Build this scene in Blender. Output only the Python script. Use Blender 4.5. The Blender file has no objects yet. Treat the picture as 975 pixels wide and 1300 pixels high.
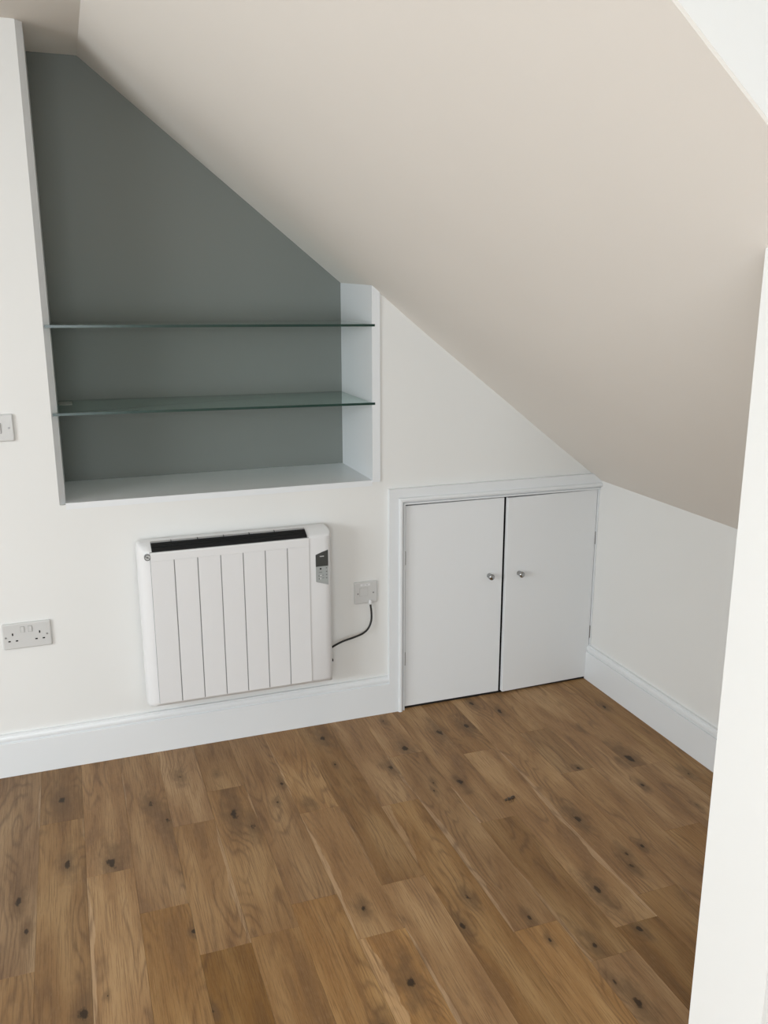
import bpy, bmesh, math, random
from mathutils import Matrix, Vector
random.seed(7)
scene = bpy.context.scene
COL = scene.collection

# ---------------------------------------------------------------- camera
cam_d = bpy.data.cameras.new('camera')
cam_d.sensor_fit = 'VERTICAL'
cam_d.sensor_height = 36.0
cam_d.lens = 36.0 * 1112.22 / 1300.0
cam_d.clip_start = 0.02
cam = bpy.data.objects.new('camera', cam_d)
COL.objects.link(cam)
R = Matrix(((0.9407584, 0.0830913, -0.3287391),
            (-0.3390751, 0.2268064, -0.9130098),
            (-0.0013031, 0.9703889, 0.2415443)))
# camera axes (right, up, back) are the columns
Rm = R
cam.matrix_world = Matrix.Translation((-1.92859, -2.87166, 1.54198)) @ Rm.to_4x4()
scene.camera = cam

# ---------------------------------------------------------------- world, view
scene.view_settings.view_transform = 'Standard'
scene.view_settings.look = 'None'
scene.view_settings.gamma = 1.0
scene.view_settings.use_curve_mapping = False
scene.view_settings.exposure = 0.10
world = bpy.data.worlds.new('overcast_sky')
scene.world = world
world.use_nodes = True
world.node_tree.nodes['Background'].inputs[0].default_value = (0.86, 0.93, 1.0, 1)
world.node_tree.nodes['Background'].inputs[1].default_value = 1.5


def area(name, loc, rot, sx, sy, power, col):
    l = bpy.data.lights.new(name, 'AREA')
    l.shape = 'RECTANGLE'; l.size = sx; l.size_y = sy; l.energy = power; l.color = col
    o = bpy.data.objects.new(name, l); COL.objects.link(o)
    o.location = loc; o.rotation_euler = rot
    return o


# daylight of the three windows of the room (behind, left of and right beside the camera)
# each faces a little downwards, as light from the sky does
area('daylight_rear_window', (-2.55, -4.74, 1.22), (math.radians(90 - 33), 0, 0), 1.7, 1.75, 58.0, (0.895, 0.962, 1.0))
area('daylight_left_window', (-5.10, -2.40, 1.45), (0, math.radians(-90 + 31), 0), 1.25, 2.0, 90.0, (0.895, 0.962, 1.0))
area('daylight_dormer_window', (-0.06, -3.05, 1.55), (0, math.radians(90 - 15), 0), 0.95, 1.3, 4.0, (0.895, 0.962, 1.0))


# ---------------------------------------------------------------- helpers


def tag(o, label=None, cat=None, group=None, kind=None):
    if label: o['label'] = label
    if cat: o['category'] = cat
    if group: o['group'] = group
    if kind: o['kind'] = kind
    return o


def link(name, bm, mat, parent=None, smooth=False, loc=None, bevel=0.0, bseg=2, angle=35):
    bmesh.ops.recalc_face_normals(bm, faces=bm.faces)
    me = bpy.data.meshes.new(name)
    bm.to_mesh(me); bm.free()
    mats = mat if isinstance(mat, (list, tuple)) else [mat]
    for m in mats: me.materials.append(m)
    o = bpy.data.objects.new(name, me)
    COL.objects.link(o)
    if parent: o.parent = parent
    if loc: o.location = loc
    if smooth:
        for p in me.polygons: p.use_smooth = True
    if bevel > 0:
        b = o.modifiers.new('bevel', 'BEVEL'); b.width = bevel; b.segments = bseg
        b.limit_method = 'ANGLE'; b.angle_limit = math.radians(angle)
        b.harden_normals = True
        for p in me.polygons: p.use_smooth = True
    return o


def empty(name, loc=(0, 0, 0), rz=0.0):
    o = bpy.data.objects.new(name, None); COL.objects.link(o)
    o.location = loc; o.rotation_euler = (0, 0, rz); o.empty_display_size = 0.05
    return o


def box(bm, x0, x1, y0, y1, z0, z1, mi=0):
    v = [bm.verts.new(p) for p in ((x0, y0, z0), (x1, y0, z0), (x1, y1, z0), (x0, y1, z0),
                                   (x0, y0, z1), (x1, y0, z1), (x1, y1, z1), (x0, y1, z1))]
    for f in ((0, 3, 2, 1), (4, 5, 6, 7), (0, 1, 5, 4), (1, 2, 6, 5), (2, 3, 7, 6), (3, 0, 4, 7)):
        bm.faces.new([v[i] for i in f]).material_index = mi


def prism_y(bm, pts, y0, y1, mi=0):
    """polygon in x,z extruded from y0 to y1"""
    a = [bm.verts.new((x, y0, z)) for x, z in pts]; b = [bm.verts.new((x, y1, z)) for x, z in pts]
    bm.faces.new(a).material_index = mi; bm.faces.new(b[::-1]).material_index = mi
    n = len(pts)
    for i in range(n):
        bm.faces.new((a[i], b[i], b[(i + 1) % n], a[(i + 1) % n])).material_index = mi


def prism_x(bm, pts, x0, x1, mi=0):
    a = [bm.verts.new((x0, y, z)) for y, z in pts]; b = [bm.verts.new((x1, y, z)) for y, z in pts]
    bm.faces.new(a).material_index = mi; bm.faces.new(b[::-1]).material_index = mi
    n = len(pts)
    for i in range(n):
        bm.faces.new((a[i], b[i], b[(i + 1) % n], a[(i + 1) % n])).material_index = mi


def loft(bm, rings, closed=True, caps=True, mi=0):
    vs = [[bm.verts.new(p) for p in r] for r in rings]
    n = len(vs[0])
    for a, b in zip(vs, vs[1:]):
        for i in range(n if closed else n - 1):
            bm.faces.new((a[i], a[(i + 1) % n], b[(i + 1) % n], b[i])).material_index = mi
    if caps and closed:
        bm.faces.new(vs[0][::-1]).material_index = mi; bm.faces.new(vs[-1]).material_index = mi


def lathe_y(bm, prof, cx, cz, n=24, mi=0):
    """prof: (r, y) pairs, revolved about an axis parallel to y"""
    rings = [[(cx + r * math.cos(2 * math.pi * k / n), y, cz + r * math.sin(2 * math.pi * k / n)) for k in range(n)] for r, y in prof]
    loft(bm, rings, mi=mi)


def tube(bm, pts, r, n=10, mi=0):
    P = [Vector(p) for p in pts]
    rings = []
    up = Vector((0, -1, 0))
    for i, p in enumerate(P):
        t = (P[min(i + 1, len(P) - 1)] - P[max(i - 1, 0)]).normalized()
        s = t.cross(up).normalized(); u = s.cross(t).normalized()
        rings.append([p + s * r * math.cos(2 * math.pi * k / n) + u * r * math.sin(2 * math.pi * k / n) for k in range(n)])
    loft(bm, rings, mi=mi)


def spline(pts, n=8):
    P = [Vector(p) for p in pts]; P = [2 * P[0] - P[1]] + P + [2 * P[-1] - P[-2]]
    out = []
    for i in range(1, len(P) - 2):
        for k in range(n):
            t = k / n; a, b, c, d = P[i - 1:i + 3]
            out.append(0.5 * ((2 * b) + (c - a) * t + (2 * a - 5 * b + 4 * c - d) * t * t + (3 * b - a - 3 * c + d) * t ** 3))
    out.append(P[-2])
    return out


# ---------------------------------------------------------------- materials
class N:
    def __init__(s, name):
        s.m = bpy.data.materials.new(name); s.m.use_nodes = True
        s.t = s.m.node_tree; s.t.nodes.clear()
        s.out = s.new('ShaderNodeOutputMaterial')

    def new(s, k, **kw):
        n = s.t.nodes.new(k)
        for a, b in kw.items(): setattr(n, a, b)
        return n

    def put(s, sock, v):
        if isinstance(v, bpy.types.NodeSocket): s.t.links.new(v, sock)
        elif v is not None: sock.default_value = v

    def math(s, op, a, b=None, c=None, clamp=False):
        n = s.new('ShaderNodeMath', operation=op, use_clamp=clamp)
        s.put(n.inputs[0], a); s.put(n.inputs[1], b); s.put(n.inputs[2], c)
        return n.outputs[0]

    def vmath(s, op, a, b=None):
        n = s.new('ShaderNodeVectorMath', operation=op)
        s.put(n.inputs[0], a); s.put(n.inputs[1], b)
        return n.outputs['Value'] if op in ('LENGTH', 'DOT_PRODUCT') else n.outputs[0]

    def smooth(s, v, a, b, lo=0.0, hi=1.0):
        n = s.new('ShaderNodeMapRange', interpolation_type='SMOOTHSTEP')
        s.put(n.inputs[0], v); s.put(n.inputs[1], a); s.put(n.inputs[2], b); s.put(n.inputs[3], lo); s.put(n.inputs[4], hi)
        return n.outputs[0]

    def mix(s, f, a, b, mode='MIX'):
        n = s.new('ShaderNodeMix', data_type='RGBA', blend_type=mode)
        s.put(n.inputs[0], f); s.put(n.inputs[6], a); s.put(n.inputs[7], b)
        return n.outputs[2]

    def noise(s, vec, scale=5.0, detail=2.0, rough=0.5, dist=0.0):
        n = s.new('ShaderNodeTexNoise')
        s.put(n.inputs['Vector'], vec); n.inputs['Scale'].default_value = scale
        n.inputs['Detail'].default_value = detail; n.inputs['Roughness'].default_value = rough
        n.inputs['Distortion'].default_value = dist
        return n.outputs['Fac']

    def comb(s, x, y, z):
        n = s.new('ShaderNodeCombineXYZ'); s.put(n.inputs[0], x); s.put(n.inputs[1], y); s.put(n.inputs[2], z); return n.outputs[0]

    def attr(s, name):
        n = s.new('ShaderNodeAttribute', attribute_type='OBJECT', attribute_name=name); return n

    def bsdf(s, col, rough=0.5, metal=0.0, bump=None, strength=0.1, dist=0.001, spec=0.5, coat=0.0):
        b = s.new('ShaderNodeBsdfPrincipled')
        s.put(b.inputs['Base Color'], col); s.put(b.inputs['Roughness'], rough); s.put(b.inputs['Metallic'], metal)
        b.inputs['Specular IOR Level'].default_value = spec
        b.inputs['Coat Weight'].default_value = coat
        if bump is not None:
            n = s.new('ShaderNodeBump'); n.inputs['Strength'].default_value = strength; n.inputs['Distance'].default_value = dist
            s.put(n.inputs['Height'], bump); s.put(b.inputs['Normal'], n.outputs[0])
        s.t.links.new(b.outputs[0], s.out.inputs[0])
        return b


def plain(name, col, rough=0.5, metal=0.0, spec=0.5, bump_scale=None, strength=0.05, dist=0.001, var=0.0, coat=0.0):
    m = N(name)
    c4 = (*col, 1)
    g = m.new('ShaderNodeNewGeometry').outputs['Position']
    c = c4
    if var:
        f = m.noise(g, 1.7, 3.0)
        c = m.mix(m.smooth(f, 0.3, 0.7), tuple(x * (1 - var) for x in col) + (1,), tuple(min(1, x * (1 + var)) for x in col) + (1,))
    b = m.noise(g, bump_scale, 3.0, 0.6) if bump_scale else None
    m.bsdf(c, rough, metal, b, strength, dist, spec, coat)
    return m.m


M = {}
M['wall'] = plain('warm_white_emulsion', (0.775, 0.775, 0.758), 0.75, spec=0.25, bump_scale=260, strength=0.12, dist=0.0006, var=0.008)
M['ceiling'] = plain('matt_ceiling_paint', (0.77, 0.735, 0.685), 0.85, spec=0.2, bump_scale=200, strength=0.12, dist=0.0006, var=0.008)  # warm tint paints in the light bounced off the floor
M['grey'] = plain('grey_emulsion', (0.200, 0.215, 0.200), 0.8, spec=0.2, bump_scale=260, strength=0.12, dist=0.0006, var=0.015)
M['gloss'] = plain('white_satin_wood_paint', (0.765, 0.785, 0.80), 0.34, spec=0.45)
M['door'] = plain('white_door_paint', (0.785, 0.797, 0.805), 0.42, spec=0.4)
M['heater'] = plain('white_powder_coat', (0.745, 0.745, 0.75), 0.42, spec=0.45, bump_scale=900, strength=0.05, dist=0.0002)
M['plastic'] = plain('white_moulded_plastic', (0.60, 0.60, 0.59), 0.38, spec=0.45)
M['black'] = plain('black_metal_grille', (0.006, 0.006, 0.007), 0.6, spec=0.3)
M['dark'] = plain('dark_slot', (0.012, 0.012, 0.012), 0.7, spec=0.2)
M['rubber'] = plain('black_cable_rubber', (0.010, 0.010, 0.010), 0.45)
M['groove'] = plain('shadow_gap_grey', (0.30, 0.30, 0.30), 0.6)
M['chrome'] = plain('polished_chrome', (0.40, 0.40, 0.40), 0.12, metal=1.0)
M['steel'] = plain('dull_hinge_steel', (0.33, 0.33, 0.33), 0.4, metal=1.0)
M['screen'] = plain('dark_grey_display', (0.055, 0.058, 0.055), 0.3)
M['panelgrey'] = plain('silver_grey_keypad', (0.36, 0.38, 0.375), 0.45)
M['key'] = plain('grey_key_print', (0.17, 0.17, 0.17), 0.5)
M['pale'] = plain('pale_print', (0.65, 0.65, 0.65), 0.5)
M['interior'] = plain('cupboard_inner_shade', (0.03, 0.027, 0.025), 0.9)  # near-black colour paints in the shade inside the cupboard
M['sub'] = plain('plywood_subfloor', (0.05, 0.035, 0.02), 0.9)
M['bug'] = plain('glossy_dark_brown_shell', (0.05, 0.03, 0.015), 0.3)


def glass_mat(name, tint, rough=0.0):
    m = N(name)
    g = m.new('ShaderNodeBsdfPrincipled')
    g.inputs['Base Color'].default_value = (*tint, 1); g.inputs['Roughness'].default_value = rough
    g.inputs['Transmission Weight'].default_value = 1.0; g.inputs['IOR'].default_value = 1.5
    m.t.links.new(g.outputs[0], m.out.inputs[0])
    v = m.new('ShaderNodeVolumeAbsorption')
    v.inputs['Color'].default_value = (0.15, 0.66, 0.50, 1); v.inputs['Density'].default_value = 26.0
    m.t.links.new(v.outputs[0], m.out.inputs[1])
    return m.m


M['glass_edge'] = plain('dark_green_glass_edge', (0.012, 0.040, 0.031), 0.22)
M['glass'] = glass_mat('green_tinted_shelf_glass', (0.93, 1.0, 0.97))
wp = N('window_pane_glass')
b_ = wp.new('ShaderNodeBsdfTransparent'); g_ = wp.new('ShaderNodeBsdfGlossy'); g_.inputs['Roughness'].default_value = 0.02
x_ = wp.new('ShaderNodeMixShader'); x_.inputs[0].default_value = 0.06
wp.t.links.new(b_.outputs[0], x_.inputs[1]); wp.t.links.new(g_.outputs[0], x_.inputs[2]); wp.t.links.new(x_.outputs[0], wp.out.inputs[0])
M['pane'] = wp.m


def wood():
    m = N('rustic_oiled_oak')
    tc = m.new('ShaderNodeTexCoord').outputs['Object']
    rnd = m.new('ShaderNodeObjectInfo').outputs['Random']
    sep = m.new('ShaderNodeSeparateXYZ'); m.put(sep.inputs[0], tc)
    X, Y = sep.outputs[0], sep.outputs[1]
    off = m.math('MULTIPLY', rnd, 91.0)
    off2 = m.math('MULTIPLY', rnd, 37.0)
    # knots bend the grain: gather knot masks first
    wob = m.noise(m.comb(m.math('MULTIPLY_ADD', X, 40.0, off), m.math('MULTIPLY', Y, 22.0), off2), 1.0, 3.0, 0.6)
    wobc = m.math('SUBTRACT', wob, 0.5)
    dark = None; halo = None; bend = None
    ys_ = m.math('MULTIPLY_ADD', rnd, 0.45, 0.38)
    for k in range(4):
        a = m.attr('knot%d' % k); s_ = m.new('ShaderNodeSeparateXYZ'); m.put(s_.inputs[0], a.outputs['Vector'])
        dx = m.math('SUBTRACT', X, s_.outputs[0]); dy = m.math('MULTIPLY', m.math('SUBTRACT', Y, s_.outputs[1]), ys_)
        d = m.vmath('LENGTH', m.comb(dx, dy, 0.0))
        r = m.math('MAXIMUM', s_.outputs[2], 0.0001)
        dn = m.math('ADD', m.math('MULTIPLY', m.math('DIVIDE', d, r), 1.25), m.math('MULTIPLY', wobc, 4.2))
        dh = m.vmath('LENGTH', m.comb(dx, m.math('MULTIPLY', dy, 0.62), 0.0))
        dhn = m.math('ADD', m.math('DIVIDE', dh, r), m.math('MULTIPLY', wobc, 5.0))
        on = m.math('GREATER_THAN', s_.outputs[2], 0.001)
        core = m.math('MULTIPLY', m.smooth(dn, 0.95, 0.25), on)
        hl = m.math('MULTIPLY', m.smooth(dhn, 3.8, 0.4), on)
        bd = m.math('MULTIPLY', m.smooth(m.math('DIVIDE', d, r), 6.0, 0.0), m.math('MULTIPLY', r, 1.6))
        dark = core if dark is None else m.math('MAXIMUM', dark, core)
        halo = hl if halo is None else m.math('MAXIMUM', halo, hl)
        bend = bd if bend is None else m.math('ADD', bend, bd)
    # flame / cathedral figure
    low = m.noise(m.comb(m.math('MULTIPLY_ADD', X, 9.0, off), m.math('MULTIPLY_ADD', Y, 1.5, off2), 0.0), 1.0, 1.5, 0.45)
    low2 = m.noise(m.comb(m.math('MULTIPLY_ADD', X, 26.0, off2), m.math('MULTIPLY_ADD', Y, 3.2, off), 3.0), 1.0, 2.0, 0.5)
    ringc = m.math('ADD', m.math('ADD', m.math('MULTIPLY', low, 0.17), m.math('MULTIPLY', low2, 0.022)), m.math('MULTIPLY_ADD', X, 0.30, m.math('MULTIPLY', bend, 1.0)))
    ph = m.math('MULTIPLY', ringc, 560.0)
    ring = m.math('MULTIPLY_ADD', m.math('SINE', ph), 0.5, 0.5)
    ring = m.math('POWER', ring, 3.5)
    fade = m.smooth(m.noise(m.comb(m.math('MULTIPLY_ADD', X, 14.0, off2), m.math('MULTIPLY_ADD', Y, 2.2, off), 8.0), 1.0, 2.0), 0.40, 0.62)
    fib = m.noise(m.comb(m.math('MULTIPLY_ADD', X, 420.0, off), m.math('MULTIPLY', Y, 9.0), off2), 1.0, 3.0, 0.7)
    fine = m.noise(m.comb(m.math('MULTIPLY_ADD', X, 900.0, off), m.math('MULTIPLY', Y, 45.0), off2), 1.0, 2.0, 0.6)
    # heartwood / sapwood patches with a fairly crisp wavy edge
    patch = m.noise(m.comb(m.math('MULTIPLY_ADD', X, 13.0, off), m.math('MULTIPLY_ADD', Y, 2.0, off), 11.0), 1.0, 2.5, 0.5, 0.3)
    pf = m.smooth(patch, 0.40, 0.66)
    tone = m.attr('tone'); ts = m.new('ShaderNodeSeparateXYZ'); m.put(ts.inputs[0], tone.outputs['Vector'])
    base = m.mix(pf, (0.262, 0.144, 0.062, 1), (0.368, 0.224, 0.106, 1))
    pale = m.smooth(patch, 0.585, 0.625)
    base = m.mix(m.math('MULTIPLY', pale, 0.22), base, (0.42, 0.275, 0.142, 1))
    dk = m.smooth(patch, 0.42, 0.36)
    base = m.mix(m.math('MULTIPLY', dk, 0.35), base, (0.135, 0.075, 0.040, 1))
    # edge stripe of sapwood
    sp = m.attr('sap'); ss = m.new('ShaderNodeSeparateXYZ'); m.put(ss.inputs[0], sp.outputs['Vector'])
    sy = m.attr('sap_run'); sy_ = m.new('ShaderNodeSeparateXYZ'); m.put(sy_.inputs[0], sy.outputs['Vector'])
    ed = m.math('ABSOLUTE', m.math('SUBTRACT', X, ss.outputs[0]))
    yn = m.math('DIVIDE', m.math('ABSOLUTE', m.math('SUBTRACT', Y, sy_.outputs[0])), m.math('MAXIMUM', sy_.outputs[1], 0.001))
    taper = m.math('SUBTRACT', 1.0, m.math('POWER', m.math('MINIMUM', yn, 1.0), 2.5))
    wv = m.math('MULTIPLY', m.noise(m.comb(off, m.math('MULTIPLY', Y, 9.0), 2.0), 1.0, 3.0), 2.0)
    wdt = m.math('MULTIPLY', m.math('MULTIPLY', ss.outputs[1], taper), wv)
    sm = m.smooth(m.math('SUBTRACT', wdt, ed), -0.0008, 0.0012)
    base = m.mix(m.math('MULTIPLY', sm, 0.75), base, (0.43, 0.285, 0.165, 1))
    # grain
    g1 = m.math('MULTIPLY', m.math('MULTIPLY', ring, fade), 0.50)
    base = m.mix(g1, base, (0.115, 0.062, 0.033, 1))
    base = m.mix(m.smooth(fib, 0.47, 0.64, 0.0, 0.50), base, (0.120, 0.064, 0.030, 1))
    base = m.mix(m.smooth(fine, 0.50, 0.75, 0.0, 0.35), base, (0.36, 0.24, 0.14, 1))
    # tone of the board, with the floor light painted into it
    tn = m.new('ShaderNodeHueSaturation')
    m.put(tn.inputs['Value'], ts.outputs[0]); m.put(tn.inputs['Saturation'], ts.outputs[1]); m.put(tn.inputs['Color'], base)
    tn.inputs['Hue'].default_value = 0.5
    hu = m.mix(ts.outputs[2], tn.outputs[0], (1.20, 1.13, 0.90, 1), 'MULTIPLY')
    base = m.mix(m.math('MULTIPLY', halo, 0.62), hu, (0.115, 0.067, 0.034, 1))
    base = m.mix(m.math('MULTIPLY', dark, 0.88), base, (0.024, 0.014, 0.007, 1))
    rough = m.math('MULTIPLY_ADD', fib, 0.2, 0.42)
    h = m.math('SUBTRACT', m.math('MULTIPLY', fib, 0.6), m.math('ADD', m.math('MULTIPLY', dark, 1.2), m.math('MULTIPLY', g1, 0.4)))
    m.bsdf(base, rough, 0.0, h, 0.25, 0.0006, spec=0.26)
    return m.m


M['oak'] = wood()

# ---------------------------------------------------------------- the room
CH = 2.283          # flat ceiling height
XR = -1.812         # where the slope meets the flat ceiling
XL, YF = -5.20, -4.80
WX, WY, DY = -0.968, -1.823, -1.982   # window wall plane, its corner, dormer cheek


def sl(x, y=0.35):
    """height of the sloping ceiling (slightly sagging plaster over the wall line)"""
    z = 0.828 - 0.803 * x
    w = max(0.0, 1 - abs(y) / 0.35) if y > 0 else max(0.0, 1 - abs(y) / 0.9)
    s = -0.014 * math.exp(-((x + 0.80) / 0.35) ** 2) + 0.008 * math.exp(-((x + 0.02) / 0.15) ** 2)
    return z + s * w


def slope_poly(x0, x1, z0, y=0.0, n=14):
    """closed x,z polygon between z0 and the slope"""
    xs = [x0 + (x1 - x0) * i / n for i in range(n + 1)]
    return [(x1, z0), (x0, z0)] + [(x, sl(x, y) + 0.012) for x in xs]


def wbox(*a, mat='wall', name=None):
    bm = bmesh.new(); box(bm, *a)
    return tag(link(name, bm, M[mat]), kind='structure')


# back wall with the alcove and the eaves cupboard opening
NX0, NX1, NZ = -1.981, -0.909, 0.900
CX0, CZ1 = -0.846, 0.833
bm = bmesh.new()
box(bm, XL, NX0, 0, 0.12, 0, CH + 0.02)
box(bm, NX0, NX1, 0, 0.12, 0, NZ - 0.004)
prism_y(bm, slope_poly(NX1, CX0, 0.0), 0, 0.12)
prism_y(bm, slope_poly(CX0, 0.0, CZ1 - 0.004)[:2] + slope_poly(CX0, 0.0, 0)[2:], 0, 0.12)
wall_back = tag(link('wall_back', bm, M['wall']), kind='structure')
# alcove: grey back panel and painted reveals
bm = bmesh.new()
prism_y(bm, [(-0.90, 0.88), (-1.99, 0.88), (-1.99, CH + 0.02), (XR, CH + 0.02), (-0.90, sl(-0.90) + 0.02)], 0.35, 0.39)
tag(link('wall_alcove', bm, M['grey']), kind='structure')
# left lining: splayed front edge
bm = bmesh.new()
pl = [(NX0, 0.0), (-1.9625, 0.024), (-1.9625, 0.35), (-1.995, 0.35), (-1.995, 0.12), (NX0, 0.12)]
for a, b in ((NZ - 0.004, CH + 0.01),):
    loft(bm, [[(x, y, a) for x, y in pl], [(x, y, b) for x, y in pl]])
tag(link('trim_1', bm, M['gloss']), kind='structure')
# right lining, its edge standing a little proud of the wall
bm = bmesh.new()
ps = [(-0.9395, -0.006), (-0.9105, -0.006), (-0.9105, 0.0), (-0.905, 0.12), (-0.905, 0.35), (-0.9395, 0.35)]
loft(bm, [[(x, y, NZ - 0.004) for x, y in ps], [(x, y, sl(x, y) + 0.008) for x, y in ps]])
tag(link('trim_2', bm, M['gloss']), kind='structure')
# alcove sill board
wbox(-1.9625, -0.9395, -0.002, 0.35, NZ - 0.018, NZ + 0.002, mat='gloss', name='trim_3')

# knee wall and window wall
wbox(0.0, 0.10, -1.90, 0.12, -0.06, 0.86, name='wall_right')
bm = bmesh.new()
# stub wall facing the camera, standing in from the eaves to carry the dormer cheek
prism_y(bm, [(0.0, 0), (WX, 0), (WX, 0.828 - 0.803 * WX), (0.0, 0.828)], DY, WY)
tag(link('wall_stub', bm, M['wall']), kind='structure')
wz0, wz1, wy0, wy1 = 1.02, 2.08, -3.75, -2.35
bm = bmesh.new()
box(bm, 0.0, 0.12, YF, WY, 0, wz0)
box(bm, 0.0, 0.12, YF, wy0, wz0, CH + 0.01)
box(bm, 0.0, 0.12, wy1, DY + 0.1, wz0, CH + 0.01)
box(bm, 0.0, 0.12, wy0, wy1, wz1, CH + 0.01)
tag(link('wall_dormer', bm, M['wall']), kind='structure')
bm = bmesh.new()
prism_y(bm, [(XR, CH + 0.01), (0.0, 0.828), (0.0, CH + 0.01)], DY, DY + 0.10)
tag(link('wall_cheek', bm, M['wall']), kind='structure')
# walls behind and left of the camera
lx0, lx1, lz0, lz1 = -3.45, -1.65, 0.22, 2.14
bm = bmesh.new()
box(bm, XL - 0.12, 0.12, YF - 0.12, YF, 0, lz0); box(bm, XL - 0.12, 0.12, YF - 0.12, YF, lz1, CH + 0.02)
box(bm, XL - 0.12, lx0, YF - 0.12, YF, lz0, lz1); box(bm, lx1, 0.12, YF - 0.12, YF, lz0, lz1)
tag(link('wall_front', bm, M['wall']), kind='structure')
kz0, kz1, ky0, ky1 = 0.78, 2.12, -3.45, -1.35
bm = bmesh.new()
box(bm, XL - 0.12, XL, YF, 0.12, 0, kz0); box(bm, XL - 0.12, XL, YF, 0.12, kz1, CH + 0.02)
box(bm, XL - 0.12, XL, YF, ky0, kz0, kz1); box(bm, XL - 0.12, XL, ky1, 0.12, kz0, kz1)
tag(link('wall_left', bm, M['wall']), kind='structure')
# ceilings
bm = bmesh.new()
box(bm, XL - 0.12, XR, YF - 0.12, 0.39, CH, CH + 0.1)
box(bm, XR, 0.12, YF - 0.12, DY + 0.10, CH, CH + 0.1)
tag(link('ceiling_flat', bm, M['ceiling']), kind='structure')
bm = bmesh.new()
ys = [0.39, 0.35, 0.25, 0.15, 0.06, 0.0, -0.1, -0.25, -0.45, -0.7, -0.9, -1.4, DY + 0.0005]
nx = 40
xs = [XR + (0.1 - XR) * i / nx for i in range(nx + 1)]
rings = []
for y in ys:
    rings.append([(x, y, sl(x, y)) for x in xs] + [(x, y, sl(x) + 0.15) for x in xs[::-1]])
loft(bm, rings)
tag(link('ceiling_slope', bm, M['ceiling'], smooth=False), kind='structure')


def window(name, x, y0, y1, z0, z1):
    """casement in a wall facing x; built in the local frame so that it can be turned"""
    bm = bmesh.new(); t = 0.055
    box(bm, x, x + 0.06, y0, y1, z0, z0 + t); box(bm, x, x + 0.06, y0, y1, z1 - t, z1)
    box(bm, x, x + 0.06, y0, y0 + t, z0, z1); box(bm, x, x + 0.06, y1 - t, y1, z0, z1)
    ym = (y0 + y1) / 2; box(bm, x, x + 0.06, ym - t / 2, ym + t / 2, z0, z1)
    w = tag(link(name, bm, M['gloss']), kind='structure')
    for a, b in ((y0 + t, ym - t / 2), (ym + t / 2, y1 - t)):
        bm = bmesh.new(); box(bm, x + 0.025, x + 0.031, a, b, z0 + t, z1 - t)
        link('pane', bm, M['pane'], w)
    return w


w1 = window('window_1', 0.02, -0.9, 0.9, lz0, lz1)
w1.location = ((lx0 + lx1) / 2, YF, 0); w1.rotation_euler = (0, 0, math.radians(-90))
window('window_2', 0.02, wy0, wy1, wz0, wz1)
window('window_3', XL - 0.08, ky0, ky1, kz0, kz1)

# skirting boards
BP = [(0, 0), (0.018, 0), (0.018, 0.1175), (0.0172, 0.1190), (0.0120, 0.1195), (0.0118, 0.1235), (0.0150, 0.1248), (0.0158, 0.1290),
      (0.0150, 0.1350), (0.0128, 0.1405), (0.0105, 0.1425), (0.0098, 0.1475), (0, 0.1475)]
bm = bmesh.new()
prism_x(bm, [(-d, z) for d, z in BP], XL, -0.880)
tag(link('baseboard_back', bm, M['gloss']), kind='structure')
bm = bmesh.new()
prism_y(bm, [(-d, z) for d, z in BP], WY, -0.0005)
tag(link('baseboard_right', bm, M['gloss']), kind='structure')
bm = bmesh.new()
prism_y(bm, [(XL + d, z) for d, z in BP], YF, -0.018)
tag(link('baseboard_left', bm, M['gloss']), kind='structure')

# ---------------------------------------------------------------- oak floor, board by board
floor = wbox(XL, 0.0, YF, 0.0, -0.06, -0.0152, mat='sub', name='floor')
tag(floor, kind='structure')
PW = 0.1243
X0 = -2.1131
joints = {-1: [-0.961], 0: [-0.345], 1: [-0.644], 2: [-0.842], 3: [-0.488, -1.040], 4: [-0.330], 5: [-0.940], 6: [-0.548, -1.120],
          7: [-0.947], 8: [-0.595], 9: [-0.327, -1.226], 10: [-0.780], 11: [-0.392, -1.300], 12: [-1.214], 13: [-0.327, -0.622],
          14: [-1.002], 15: [-0.666], 16: [-0.920]}
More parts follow.
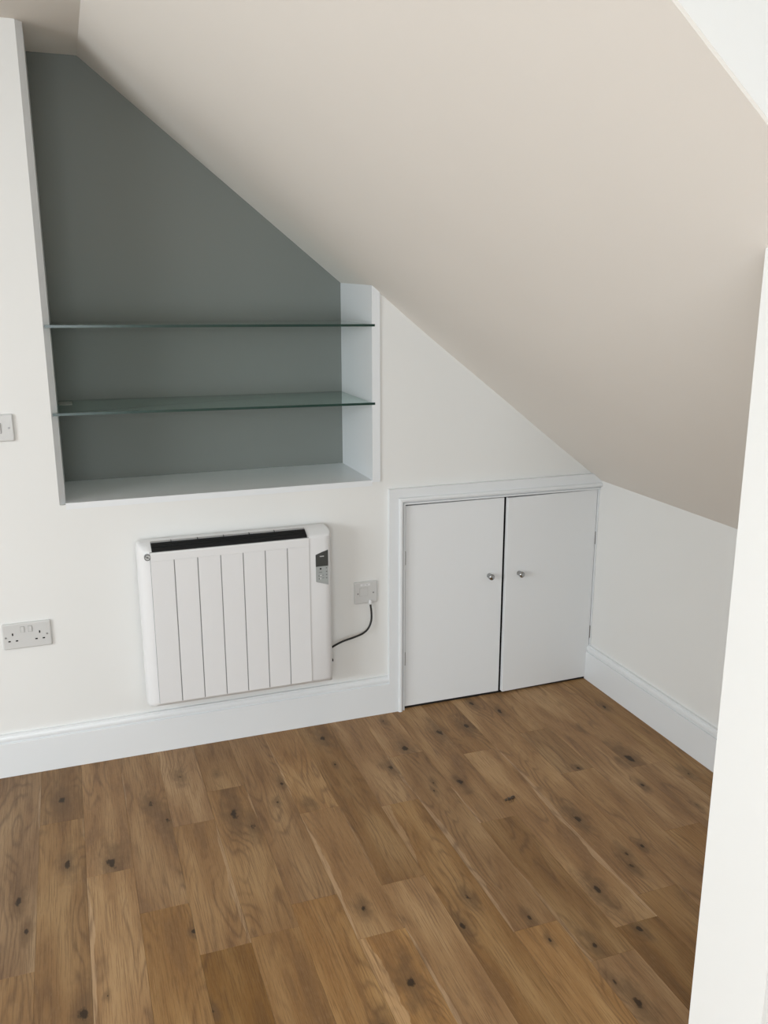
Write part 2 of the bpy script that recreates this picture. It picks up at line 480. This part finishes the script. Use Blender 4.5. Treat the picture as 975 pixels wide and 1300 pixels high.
# tone of each board, by row and order from the wall: value, saturation, yellow tint (partly painted warm light)
tones = {(-1, 0): (0.93, 0.86, 0.10), (-1, 1): (0.98, 0.95, 0.1), (0, 0): (0.86, 0.95, 0.0), (0, 1): (0.93, 0.95, 0.22), (1, 0): (1.08, 0.92, 0.10),
         (1, 1): (1.12, 0.92, 0.22), (2, 0): (1.04, 0.93, 0.0), (2, 1): (0.98, 1.0, 0.28), (3, 0): (1.10, 0.90, 0.0), (3, 1): (1.02, 0.95, 0.15),
         (3, 2): (0.80, 1.08, 0.05), (4, 0): (0.95, 0.95, 0), (4, 1): (0.98, 0.96, 0.12), (5, 0): (1.0, 0.94, 0), (5, 1): (1.05, 1.0, 0.30),
         (6, 0): (1.10, 0.98, 0.0), (6, 1): (1.08, 0.95, 0.05), (6, 2): (1.16, 1.0, 0.32), (7, 0): (0.88, 1.0, 0.0), (7, 1): (1.08, 0.93, 0.12),
         (8, 0): (1.04, 0.93, 0), (8, 1): (0.94, 1.02, 0.05), (9, 0): (1.05, 0.93, 0), (9, 1): (0.93, 0.95, 0), (9, 2): (1.08, 1.0, 0.2),
         (10, 0): (0.98, 0.95, 0), (10, 1): (0.82, 1.0, 0), (11, 0): (0.93, 0.98, 0), (11, 1): (1.04, 0.95, 0.0), (11, 2): (0.80, 1.02, 0.05),
         (12, 0): (1.02, 0.95, 0), (12, 1): (0.9, 1.0, 0.05), (13, 0): (0.97, 0.95, 0), (13, 1): (0.84, 0.95, 0), (13, 2): (1.0, 0.95, 0.0),
         (14, 0): (1.02, 0.93, 0), (15, 0): (0.98, 0.95, 0), (15, 1): (0.95, 0.93, 0.02), (16, 0): (0.88, 1.0, 0)}
knots = [(-1.793, -0.346, .012), (-1.752, -0.441, .013), (-2.037, -0.564, .010), (-1.92, -0.602, .014), 
         (-2.159, -0.687, .009), (-2.136, -0.811, .006), (-1.956, -1.096, .004), (-2.055, -0.219, .016), (-1.683, -0.212, .010), (-1.556, -0.479, .015),
         (-1.517, -0.557, .010), (-1.379, -0.363, .007), (-1.417, -0.463, .005), (-1.329, -0.511, .010), (-1.174, -0.119, .014), (-1.57, -0.23, .006),
         (-1.182, -0.306, .004), (-1.01, -0.393, .014), (-0.924, -0.07, .007), (-0.919, -0.287, .012), (-0.762, -0.222, .014),
         (-0.651, -0.212, .015), (-0.829, -0.552, .011), (-0.552, -0.055, .009), (-0.915, -0.527, .004), (-0.931, -0.571, .004), (-0.482, -0.147, .009),
         (-0.086, -0.252, .008), (-0.266, -0.375, .006), (-0.225, -0.605, .016), (-0.263, -0.629, .007), (-0.284, -0.767, .007), (-0.584, -0.851, .013),
         (-0.423, -0.608, .006), (-0.545, -1.058, .007), (-0.565, -1.10, .008), (-0.607, -1.085, .011), (-0.710, -1.163, .013), (-0.195, -0.923, .006),
         (-0.101, -0.764, .009), (-1.321, -1.019, .010), (-1.047, -1.071, .009), (-1.105, -1.164, .009), 
         (-0.692, -1.323, .008), (-0.852, -1.455, .007), (-0.838, -1.52, .012), (-0.932, -1.194, .006), (-0.833, -1.334, .009), (-1.74, -1.221, .006),
         (-0.924, -1.283, .005), (-1.294, -1.29, .016), (-2.008, -1.13, .012), (-0.54, -1.194, .005), (-1.40, -1.39, .01)]
# sapwood edge stripes: row, board, side, width, centre y, half length
saps = {(9, 1): (-1, .015, -0.90, .36), (8, 1): (-1, .026, -0.66, .24), (11, 1): (1, .015, -0.98, .42), (6, 2): (-1, .034, -1.40, .36),
        (-1, 0): (1, .007, -0.24, .14), (2, 0): (-1, .005, -0.23, .12), (1, 1): (-1, .012, -0.95, .32), (10, 0): (-1, .008, -0.68, .12),
        (6, 0): (-1, .006, -0.25, .22), (6, 1): (-1, .012, -0.85, .28), (3, 1): (1, .012, -0.80, .3), (7, 0): (-1, .004, -.72, .2),
        (4, 1): (1, .006, -0.42, .12), (10, 1): (-1, .010, -1.3, .3), (0, 1): (1, .006, -.40, .07), (8, 0): (1, .008, -0.42, .14),
        (12, 0): (-1, .008, -.6, .25), (7, 1): (-1, .010, -1.4, .3)}


def plank_mesh(w, l):
    me = bpy.data.meshes.new('plank'); g = 0.00012; c = 0.0005; t = 0.015
    hx, hy = w / 2 - g, l / 2 - g
    bm = bmesh.new()
    loft(bm, [[(-hx, -hy, -t), (hx, -hy, -t), (hx, hy, -t), (-hx, hy, -t)],
              [(-hx, -hy, -c), (hx, -hy, -c), (hx, hy, -c), (-hx, hy, -c)],
              [(-hx + c, -hy + c, 0), (hx - c, -hy + c, 0), (hx - c, hy - c, 0), (-hx + c, hy - c, 0)]])
    bmesh.ops.recalc_face_normals(bm, faces=bm.faces)
    bm.to_mesh(me); bm.free(); me.materials.append(M['oak'])
    return me


rr = random.Random(21)
row = -25
while X0 + row * PW < -0.001:
    xa, xb = X0 + row * PW, X0 + (row + 1) * PW
    if xb > -0.01: xb = 0.0
    xa = max(xa, XL)
    if xb - xa < 0.02:
        row += 1; continue
    ends = [0.0] + joints.get(row, [-rr.uniform(0.2, 0.9)])
    stop = YF
    while ends[-1] > stop + 0.35:
        ends.append(ends[-1] - rr.uniform(0.55, 1.35))
    ends = [e for e in ends if e > stop + 0.2] + [stop]
    for i, (a, b) in enumerate(zip(ends, ends[1:])):
        w, l = xb - xa, a - b
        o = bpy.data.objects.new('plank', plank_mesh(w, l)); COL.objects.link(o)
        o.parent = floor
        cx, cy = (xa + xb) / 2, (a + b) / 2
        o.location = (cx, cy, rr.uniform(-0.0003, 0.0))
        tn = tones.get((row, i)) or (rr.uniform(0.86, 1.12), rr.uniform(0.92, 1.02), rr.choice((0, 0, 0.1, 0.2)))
        o['tone'] = [float(tn[0]) * (0.86 + 0.32 * max(0.0, min(1.0, (cx + 2.2) / 2.0))), float(tn[1]) + 0.05, float(tn[2])]  # value rises to the right, painting the floor's light into the boards
        ks = [k for k in knots if xa <= k[0] < xb and b < k[1] <= a][:4]
        if not ks and b < -1.3 and rr.random() < 0.6:
            ks = [(rr.uniform(xa, xb), rr.uniform(b, a), rr.uniform(.004, .013))]
        for q in range(4):
            o['knot%d' % q] = [ks[q][0] - cx, ks[q][1] - cy, ks[q][2]] if q < len(ks) else [9.0, 9.0, 0.0]
        s = saps.get((row, i)) or ((rr.choice((-1, 1)), rr.uniform(.004, .012), rr.uniform(b, a), rr.uniform(.1, .4)) if rr.random() < 0.3 and i > 1 else (1, 0.0, 9.0, 0.1))
        o['sap'] = [s[0] * w / 2, s[1] if s[1] else -1.0, 0.0]
        o['sap_run'] = [s[2] - cy, s[3], 0.0]
    row += 1

# ---------------------------------------------------------------- glass shelves


def shelf(zf, label):
    # zf: height of the left end; the shelves dip a touch to the right
    bm = bmesh.new()
    x0, x1 = -1.9765, -0.9290
    box(bm, x0, x1, -0.007, 0.348, -0.004, 0.004)
    bm.faces.ensure_lookup_table()
    for f_ in bm.faces:
        if f_.normal.length == 0: f_.normal_update()
        f_.normal_update()
        if abs(f_.normal.z) < 0.5: f_.material_index = 1
    for v in bm.verts:
        v.co.z -= 0.0095 * (v.co.x - x0) / (x1 - x0) * (1.0 if v.co.y < 0.1 else 0.6)
    o = link('glass_shelf', bm, [M['glass'], M['glass_edge']], loc=(0, 0, zf))
    return tag(o, label, 'shelf', 'glass shelves in the alcove')


s1 = shelf(1.4485, 'upper green-edged glass shelf in the grey alcove, seen almost edge on')
s2 = shelf(1.1830, 'lower green-edged glass shelf in the grey alcove, its top surface showing')
for s_ in (s2,):
    bm = bmesh.new(); box(bm, -1.957, -1.916, 0.210, 0.300, 0.0042, 0.0050)  # thin pale rectangle lying on the glass
    o = link('pale_rectangle', bm, plain('pale_rectangle_grey', (0.42, 0.42, 0.38), 0.5), s_); o['label'] = 'small pale rectangle on the glass'

# ---------------------------------------------------------------- eaves cupboard
cup = empty('cupboard', (-0.41, 0, 0))
tag(cup, 'low white built-in eaves cupboard with two flat doors under the sloping ceiling', 'cupboard')


def cpart(name, bm, mat, parent=None, **k):
    o = link(name, bm, mat, parent or cup, **k)
    if (parent or cup) is cup: o.location = (0.41, 0, 0)
    return o


# inside of the cupboard, its shade put into the colour
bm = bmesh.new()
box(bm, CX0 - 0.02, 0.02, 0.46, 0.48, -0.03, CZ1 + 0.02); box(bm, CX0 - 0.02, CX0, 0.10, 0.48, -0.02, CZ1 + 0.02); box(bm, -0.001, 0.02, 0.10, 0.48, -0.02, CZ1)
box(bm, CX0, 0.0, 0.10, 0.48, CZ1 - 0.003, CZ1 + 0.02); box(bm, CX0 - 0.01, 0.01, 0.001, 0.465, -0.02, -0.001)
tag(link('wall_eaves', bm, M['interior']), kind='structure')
# flat outer board, cut to the slope on the right
bm = bmesh.new()
t = 0.018
prism_y(bm, [(-0.880, 0.0), (-0.846, 0.0), (-0.846, 0.8335), (-0.880, 0.866)], -t, 0.0)
zc = 0.866
xcut = (0.828 - zc) / 0.803
prism_y(bm, [(-0.846, 0.8335), (-0.001, 0.8275), (-0.001, 0.841), (xcut + 0.014, zc - 0.001), (-0.880, 0.866)], -t, 0.0)
cpart('outer_board', bm, M['gloss'])
# architrave moulding with a mitred corner
PR = [(0.0, 0.018), (0.0006, 0.0225), (0.003, 0.0255), (0.008, 0.0270), (0.0125, 0.0262), (0.0160, 0.0235), (0.0175, 0.0180),
      (0.0180, 0.0110), (0.0205, 0.0110), (0.0210, 0.0160), (0.0270, 0.0165), (0.0280, 0.0135), (0.0280, 0.0), (0.0, 0.0)]
bm = bmesh.new()
xo, zo = -0.8455, 0.8330
R1 = [[(xo + w, -d, 0.0) for w, d in PR], [(xo + w, -d, zo - w) for w, d in PR], [(-0.0005, -d, zo - w - 0.004) for w, d in PR]]
loft(bm, R1)
cpart('architrave', bm, M['gloss'])
# door lining (stops) behind the doors
bm = bmesh.new()
box(bm, -0.8185, -0.8145, -0.006, 0.02, 0, 0.8045); box(bm, -0.8185, -0.0005, 0.0, 0.02, 0.8045, 0.8085)
box(bm, -0.0045, -0.0005, -0.010, 0.02, 0, 0.8045)
cpart('door_lining', bm, M['gloss'])


def cdoor(hx, w, sgn, ang, lab, tilt):
    """hx hinge side x; the leaf runs from the hinge by w towards sgn"""
    d = bmesh.new()
    x0, x1 = (0.0, w) if sgn > 0 else (-w, 0.0)
    box(d, x0, x1, 0.0, 0.019, 0.009, 0.7985)
    o = link('door', d, M['door'], cup, bevel=0.0012, bseg=2)
    o.location = (hx + 0.41, -0.004, 0.0)
    o.rotation_euler = (0, 0, ang)
    o['label'] = lab
    kx = (w - 0.056) * sgn
    kb = bmesh.new()
    lathe_y(kb, [(0.0001, 0.001), (0.0090, 0.001), (0.0092, -0.002), (0.0062, -0.004), (0.0058, -0.010), (0.0088, -0.0135), (0.0112, -0.0165),
                 (0.0119, -0.0220), (0.0116, -0.0262), (0.0098, -0.0290), (0.0060, -0.0302), (0.0001, -0.0305)], kx, 0.497, 28)
    k = link('knob', kb, M['chrome'], o, smooth=True)
    k['label'] = 'round polished chrome knob'
    for z in (0.602, 0.205):
        hb = bmesh.new()
        xc = -0.0012 * sgn
        rg = [[(xc + 0.0022 * math.cos(q * math.pi / 5), -0.0012 + 0.0022 * math.sin(q * math.pi / 5), zz) for q in range(10)] for zz in (z - 0.026, z + 0.026)]
        loft(hb, rg)
        h = link('hinge', hb, M['steel'], o, smooth=False); h['label'] = 'small grey butt hinge'
    return o


cdoor(-0.8125, 0.3985, 1, 0.0, 'left cupboard door leaf, shut', 0)
cdoor(-0.0065, 0.3975, -1, math.radians(1.9), 'right cupboard door leaf, slightly ajar', 0)

# ---------------------------------------------------------------- electric panel heater
ht = empty('panel_heater', (-1.44, -0.02, 0.20))
tag(ht, 'white electric panel heater with vertical grooves mounted on the wall below the alcove', 'heater')


def hpart(name, bm, mat, parent=None, **k):
    o = link(name, bm, mat, parent or ht, **k)
    if (parent or ht) is ht: o.location = (1.44, 0.02, -0.20)
    return o


xl, xr = -1.762, -1.118
# plan outline (x, y) of the rounded case; front at y = -0.098
CASE = [(xl, -0.020), (xl, -0.052), (xl + 0.003, -0.066), (xl + 0.010, -0.079), (xl + 0.020, -0.088), (xl + 0.034, -0.0935), (xl + 0.040, -0.094),
        (xr - 0.062, -0.0985), (xr - 0.030, -0.0985), (xr - 0.016, -0.0965), (xr - 0.007, -0.090), (xr - 0.002, -0.080), (xr, -0.066), (xr, -0.020)]


def shrink(pt, top):
    return pt


bm = bmesh.new()
zb, zt = 0.200, 0.766


def ring_at(z, k, yfront):
    # k: inset of the sides, yfront: the front is pulled back to this depth at most
    out = []
    xm = (xl + xr) / 2
    for x, y in CASE:
        out.append((x + (k if x < xm else -k), max(y, yfront), z))
    return out


loft(bm, [ring_at(zb, 0.003, -0.074), ring_at(zb + 0.004, 0.001, -0.085), ring_at(zb + 0.014, 0.0, -0.0945), ring_at(zb + 0.022, 0.0, -0.2),
          ring_at(0.735, 0.0, -0.2), ring_at(0.742, 0.0, -0.0960), ring_at(0.748, 0.001, -0.088), ring_at(0.758, 0.003, -0.070), ring_at(0.7645, 0.008, -0.056), ring_at(zt, 0.013, -0.045)])
case = hpart('case', bm, M['heater'], bevel=0.0, smooth=False)
for p in case.data.polygons: p.use_smooth = True
es = case.modifiers.new('es', 'EDGE_SPLIT'); es.split_angle = math.radians(38)
# front cover: eight slats separated by grooves, with a head rail
fx0, fx1, fz0, fz1 = -1.7245, -1.2010, 0.218, 0.742
gro = [-1.7245, -1.6495, -1.5745, -1.5000, -1.4260, -1.3520, -1.2765, -1.2010]
bm = bmesh.new()
box(bm, fx0, fx1, -0.0985, -0.094, fz0, fz1)
cover = hpart('front_cover', bm, M['groove'])
for i in range(7):
    a, b = gro[i], gro[i + 1]
    g = 0.0016
    bm = bmesh.new()
    box(bm, a + (0.0012 if i == 0 else g), b - (0.0002 if i == 6 else g), -0.1015, -0.0984, fz0, 0.7125)
    s = link('slat', bm, M['heater'], cover, bevel=0.0007, bseg=2)
bm = bmesh.new()
vsr = [(fz1 - 0.0005, -0.0978), (fz1 - 0.002, -0.1005), (fz1 - 0.006, -0.1015), (0.7127, -0.1015), (0.7127, -0.0984), (fz1 - 0.0005, -0.094)]
prism_x(bm, [(y, z) for z, y in vsr], fx0 + 0.0012, fx1 - 0.0002)
link('head_rail', bm, M['heater'], cover)
# outlet slot along the top with its black grille
SX0, SX1 = -1.7175, -1.2060
bm = bmesh.new()
prism_x(bm, [(-0.0975, 0.7430), (-0.0930, 0.7500), (-0.0640, 0.7640), (-0.0600, 0.7600), (-0.0900, 0.7400)], SX0, SX1)
gr = hpart('grille', bm, M['black']); gr['label'] = 'black air outlet slot along the top'
bm = bmesh.new()
prism_x(bm, [(-0.0630, 0.7640), (-0.0600, 0.7672), (-0.0560, 0.7672), (-0.0560, 0.7620)], SX0, SX1)
link('rear_lip', bm, M['groove'], gr)
for i in range(1, 6):
    xx = SX0 + (SX1 - SX0) * i / 6 - 0.02
    bm = bmesh.new(); box(bm, xx - 0.001, xx + 0.001, -0.0650, -0.0555, 0.7620, 0.7682)
    link('rib', bm, M['black'], gr)
# louvre bars inside the slot
for i in range(3):
    yy = -0.090 + i * 0.009; zz = 0.7508 + i * 0.0044
    bm = bmesh.new(); box(bm, SX0 + 0.002, SX1 - 0.002, yy - 0.0012, yy + 0.0012, zz, zz + 0.0016)
    link('bar', bm, M['dark'], gr)
# control panel
bm = bmesh.new()
yc = -0.0994
prism_y(bm, [(-1.1785, 0.6365), (-1.1345, 0.6365), (-1.1345, 0.6930), (-1.1560, 0.6870), (-1.1785, 0.6785)], yc - 0.0008, yc + 0.012)
cp = hpart('display', bm, M['screen']); cp['label'] = 'dark grey display window of the control panel'
for i, (dx, ww) in enumerate(((0.0, .0022), (.0032, .0018), (.0058, .0024), (.0090, .0020), (.0118, .0026))):
    bm = bmesh.new(); box(bm, -1.1640 + dx, -1.1640 + dx + ww, yc - 0.0011, yc - 0.0007, 0.6705, 0.6738)
    link('lettering', bm, M['pale'], cp)
bm = bmesh.new()
prism_y(bm, [(-1.1785, 0.6363), (-1.1785, 0.5830), (-1.1745, 0.5805), (-1.1345, 0.5680), (-1.1345, 0.6363)], yc - 0.0008, yc + 0.012)
kp = hpart('keypad', bm, M['panelgrey']); kp['label'] = 'light grey keypad of the control panel'


def key(x, z, w, h, m):
    b = bmesh.new(); box(b, x - w / 2, x + w / 2, yc - 0.0013, yc - 0.0007, z - h / 2, z + h / 2)
    link('button', b, M[m], kp)


key(-1.1620, 0.6280, .0054, .0054, 'dark')
for z in (0.6295, 0.6165, 0.6050, 0.5935): key(-1.1410, z, .0042, .0040, 'key')
for x, z, w, h, m in ((-1.1625, 0.6155, .012, .0018, 'key'), (-1.1680, 0.6030, .0035, .004, 'key'), (-1.1615, 0.6040, .006, .003, 'pale'),
                      (-1.1670, 0.5925, .004, .004, 'key'), (-1.1625, 0.5930, .003, .006, 'pale'), (-1.1535, 0.6045, .004, .0016, 'key'), (-1.1530, 0.5940, .006, .0014, 'key')):
    key(x, z, w, h, m)
# round badge with an oblique bar on the upper left corner
bm = bmesh.new()
bx, bz, by = -1.7320, 0.7270, -0.0990
n = 28
rg = []
for r, y in ((0.0100, by + 0.012), (0.0104, by - 0.0022), (0.0082, by - 0.0030), (0.0080, by + 0.012)):
    rg.append([(bx + r * math.cos(2 * math.pi * k / n), y, bz + r * math.sin(2 * math.pi * k / n)) for k in range(n)])
loft(bm, rg + [rg[0]], caps=False)
bd = hpart('badge', bm, M['key'])
bm = bmesh.new(); lathe_y(bm, [(0.0082, by + 0.012), (0.0082, by - 0.0008), (0.0001, by - 0.0009)], bx, bz, 28)
link('badge_face', bm, M['plastic'], bd)
bd['label'] = 'small round grey badge'
for a0, l in ((-0.6, .0085), (0.9, .0035)):
    bm = bmesh.new(); box(bm, -l, l, -0.0006, 0.0006, -0.0011, 0.0011)
    bmesh.ops.transform(bm, matrix=Matrix.Translation((bx, by - 0.0016, bz)) @ Matrix.Rotation(-a0, 4, 'Y'), verts=bm.verts)
    link('bar', bm, M['key'], bd)
# wall bracket behind the case and a black fixing at the lower right
bm = bmesh.new(); box(bm, -1.70, -1.18, -0.021, -0.001, 0.26, 0.70)
hpart('wall_bracket', bm, M['heater'])
bm = bmesh.new(); box(bm, xr - 0.002, xr + 0.012, -0.046, -0.038, 0.256, 0.264)
hpart('fixing', bm, M['rubber'])
# flex from the heater to the spur outlet
bm = bmesh.new()
cpts = [(-1.150, -0.040, 0.285), (-1.117, -0.040, 0.302), (-1.103, -0.036, 0.309), (-1.066, -0.030, 0.3205), (-1.022, -0.026, 0.3285), (-0.985, -0.022, 0.338), (-0.963, -0.019, 0.354),
        (-0.951, -0.016, 0.380), (-0.949, -0.014, 0.410), (-0.952, -0.013, 0.440), (-0.953, -0.012, 0.452)]
tube(bm, spline(cpts, 8), 0.0036, 12)
cb = hpart('power_cable', bm, M['rubber'], smooth=True); cb['label'] = 'black flex running to the fused spur'


# ---------------------------------------------------------------- electrical plates
def plate(name, x0, x1, z0, z1, label, cat, dark_edge=True):
    e = empty(name, ((x0 + x1) / 2, 0, (z0 + z1) / 2)); tag(e, label, cat)
    bm = bmesh.new()
    w, h = (x1 - x0) / 2, (z1 - z0) / 2
    def rr_(w, h, r, y, n=5):
        out = []
        for cx, cz, a in ((w - r, h - r, 0), (-w + r, h - r, 90), (-w + r, -h + r, 180), (w - r, -h + r, 270)):
            for k in range(n + 1):
                t = math.radians(a + 90 * k / n); out.append((cx + r * math.cos(t), y, cz + r * math.sin(t)))
        return out
    loft(bm, [rr_(w, h, .005, 0.0), rr_(w, h, .005, -0.0045), rr_(w - .0012, h - .0012, .005, -0.0072), rr_(w - .0040, h - .0040, .005, -0.0086)])
    f = link('faceplate', bm, M['plastic'], e)
    return e, f


def local(e, x, z): return x - e.location.x, z - e.location.z


def lbox(e, parent, name, x, z, w, h, y0, y1, mat, bevel=0.0, rot=0.0, label=None):
    lx, lz = local(e, x, z)
    bm = bmesh.new(); box(bm, -w / 2, w / 2, y0, y1, -h / 2, h / 2)
    bmesh.ops.transform(bm, matrix=Matrix.Translation((lx, 0, lz)) @ Matrix.Rotation(rot, 4, 'Y'), verts=bm.verts)
    o = link(name, bm, M[mat], parent, bevel=bevel)
    if label: o['label'] = label
    return o


def screw(e, f, x, z):
    lx, lz = local(e, x, z)
    bm = bmesh.new()
    lathe_y(bm, [(0.0034, -0.0080), (0.0034, -0.0090), (0.0026, -0.0095), (0.0001, -0.0097)], lx, lz, 16)
    s = link('screw', bm, M['plastic'], f, smooth=True)
    bm = bmesh.new()
    lathe_y(bm, [(0.0034, -0.0084), (0.0034, -0.0087), (0.0027, -0.0098), (0.0001, -0.0099)], lx, lz, 16)
    bm.free()
    return s


def screw2(e, x, z, a=0.5):
    """countersunk fixing screw: steel head with a slot"""
    lx, lz = local(e, x, z)
    bm = bmesh.new()
    lathe_y(bm, [(0.0032, -0.0070), (0.0032, -0.0090), (0.0020, -0.0094), (0.0001, -0.0095)], lx, lz, 18)
    box(bm, lx - 0.0024, lx + 0.0024, -0.00985, -0.0088, lz - 0.0004, lz + 0.0004)
    return link('screw', bm, M['steel'], e)


# double socket
e, f = plate('double_socket', -2.188, -2.041, 0.4385, 0.5245, 'white double plug socket on the wall at the far left', 'socket')
for x, z in ((-2.178, .480), (-2.0545, .480)): screw2(e, x, z)
for ex, ez in ((-2.157, .489), (-2.0765, .489)):
    lbox(e, e, 'earth_slot', ex, ez, .0042, .0082, -0.0090, -0.0080, 'dark')
for sx_ in (-2.168, -2.146, -2.0875, -2.0655):
    lbox(e, e, 'pin_slot', sx_, .4665, .0072, .0042, -0.0090, -0.0080, 'dark')
for rx in (-2.1265, -2.1035):
    r = lbox(e, e, 'rocker', rx, .5030, .0105, .0185, -0.0110, -0.0080, 'plastic', bevel=.0008)
    bmx = bmesh.new()
    lbox(e, r, 'rocker_gap', rx, .5030, .0120, .0200, -0.00885, -0.0084, 'key')
# light switch cut by the left edge of the photo
e, f = plate('light_switch', -2.176, -2.090, 1.1085, 1.1915, 'white light switch plate beside the alcove, cut by the left edge', 'switch')
screw2(e, -2.104, 1.150); screw2(e, -2.162, 1.150)
r = lbox(e, e, 'rocker', -2.133, 1.150, .0130, .0300, -0.0125, -0.0080, 'plastic', bevel=.002)
lbox(e, r, 'rocker_gap', -2.133, 1.150, .0144, .0314, -0.00885, -0.0084, 'key')
# fused spur
e, f = plate('fused_spur', -1.011, -0.9235, 0.4465, 0.5300, 'white square fused spur outlet with black flex, right of the heater', 'socket')
screw2(e, -0.9985, .4865); screw2(e, -0.9395, .4865)
fc = lbox(e, e, 'fuse_carrier', -0.9765, .4920, .0300, .0300, -0.0104, -0.0080, 'plastic', bevel=.0008)
lbox(e, fc, 'carrier_gap', -0.9765, .4920, .0312, .0312, -0.00880, -0.0084, 'groove')
lbox(e, e, 'label_strip', -0.970, .5185, .0380, .0085, -0.0092, -0.0080, 'heater', bevel=.0006)
for dx in (-0.0085, -0.0045, 0.0035, 0.0075):
    lbox(e, e, 'lettering', -0.970 + dx, .5185, .0030, .0014, -0.00945, -0.0090, 'key')
lx, lz = local(e, -0.9530, 0.4500)
bm = bmesh.new()
rg = [[(lx + r * math.cos(2 * math.pi * k / 16), -0.0125 + r * math.sin(2 * math.pi * k / 16) * 0.8, z) for k in range(16)] for r, z in ((.0035, lz + .010), (.0062, lz + .004), (.0066, lz - .004), (.0050, lz - .0065))]
loft(bm, rg)
link('cord_outlet', bm, M['heater'], e, smooth=False)

# ---------------------------------------------------------------- dead insect lying on the floor
bg = empty('insect', (-0.728, -0.700, 0.0), 0.35)
bg.scale = (1.5, 1.5, 1.5)
tag(bg, 'tiny curled dark brown insect lying on the oak floor before the cupboard', 'insect')
for nm, (cx, cy, rx, ry, rz) in (('abdomen', (0.009, 0, .0055, .0040, .0030)), ('thorax', (-0.001, 0.001, .0038, .0032, .0026)), ('head', (-0.0085, 0.003, .0024, .0022, .0018))):
    bm = bmesh.new(); bmesh.ops.create_icosphere(bm, subdivisions=2, radius=1.0)
    bmesh.ops.transform(bm, matrix=Matrix.Translation((cx, cy, rz)) @ Matrix.Diagonal((rx, ry, rz, 1)), verts=bm.verts)
    link(nm, bm, M['bug'], bg, smooth=True)
for i in range(6):
    s = -1 if i % 2 else 1; x = -0.006 + 0.005 * (i // 2)
    bm = bmesh.new()
    tube(bm, [(x, 0, .0018), (x - .001, s * .005, .0034), (x - .003, s * .0085, .0004)], 0.0004, 5)
    link('leg', bm, M['bug'], bg)
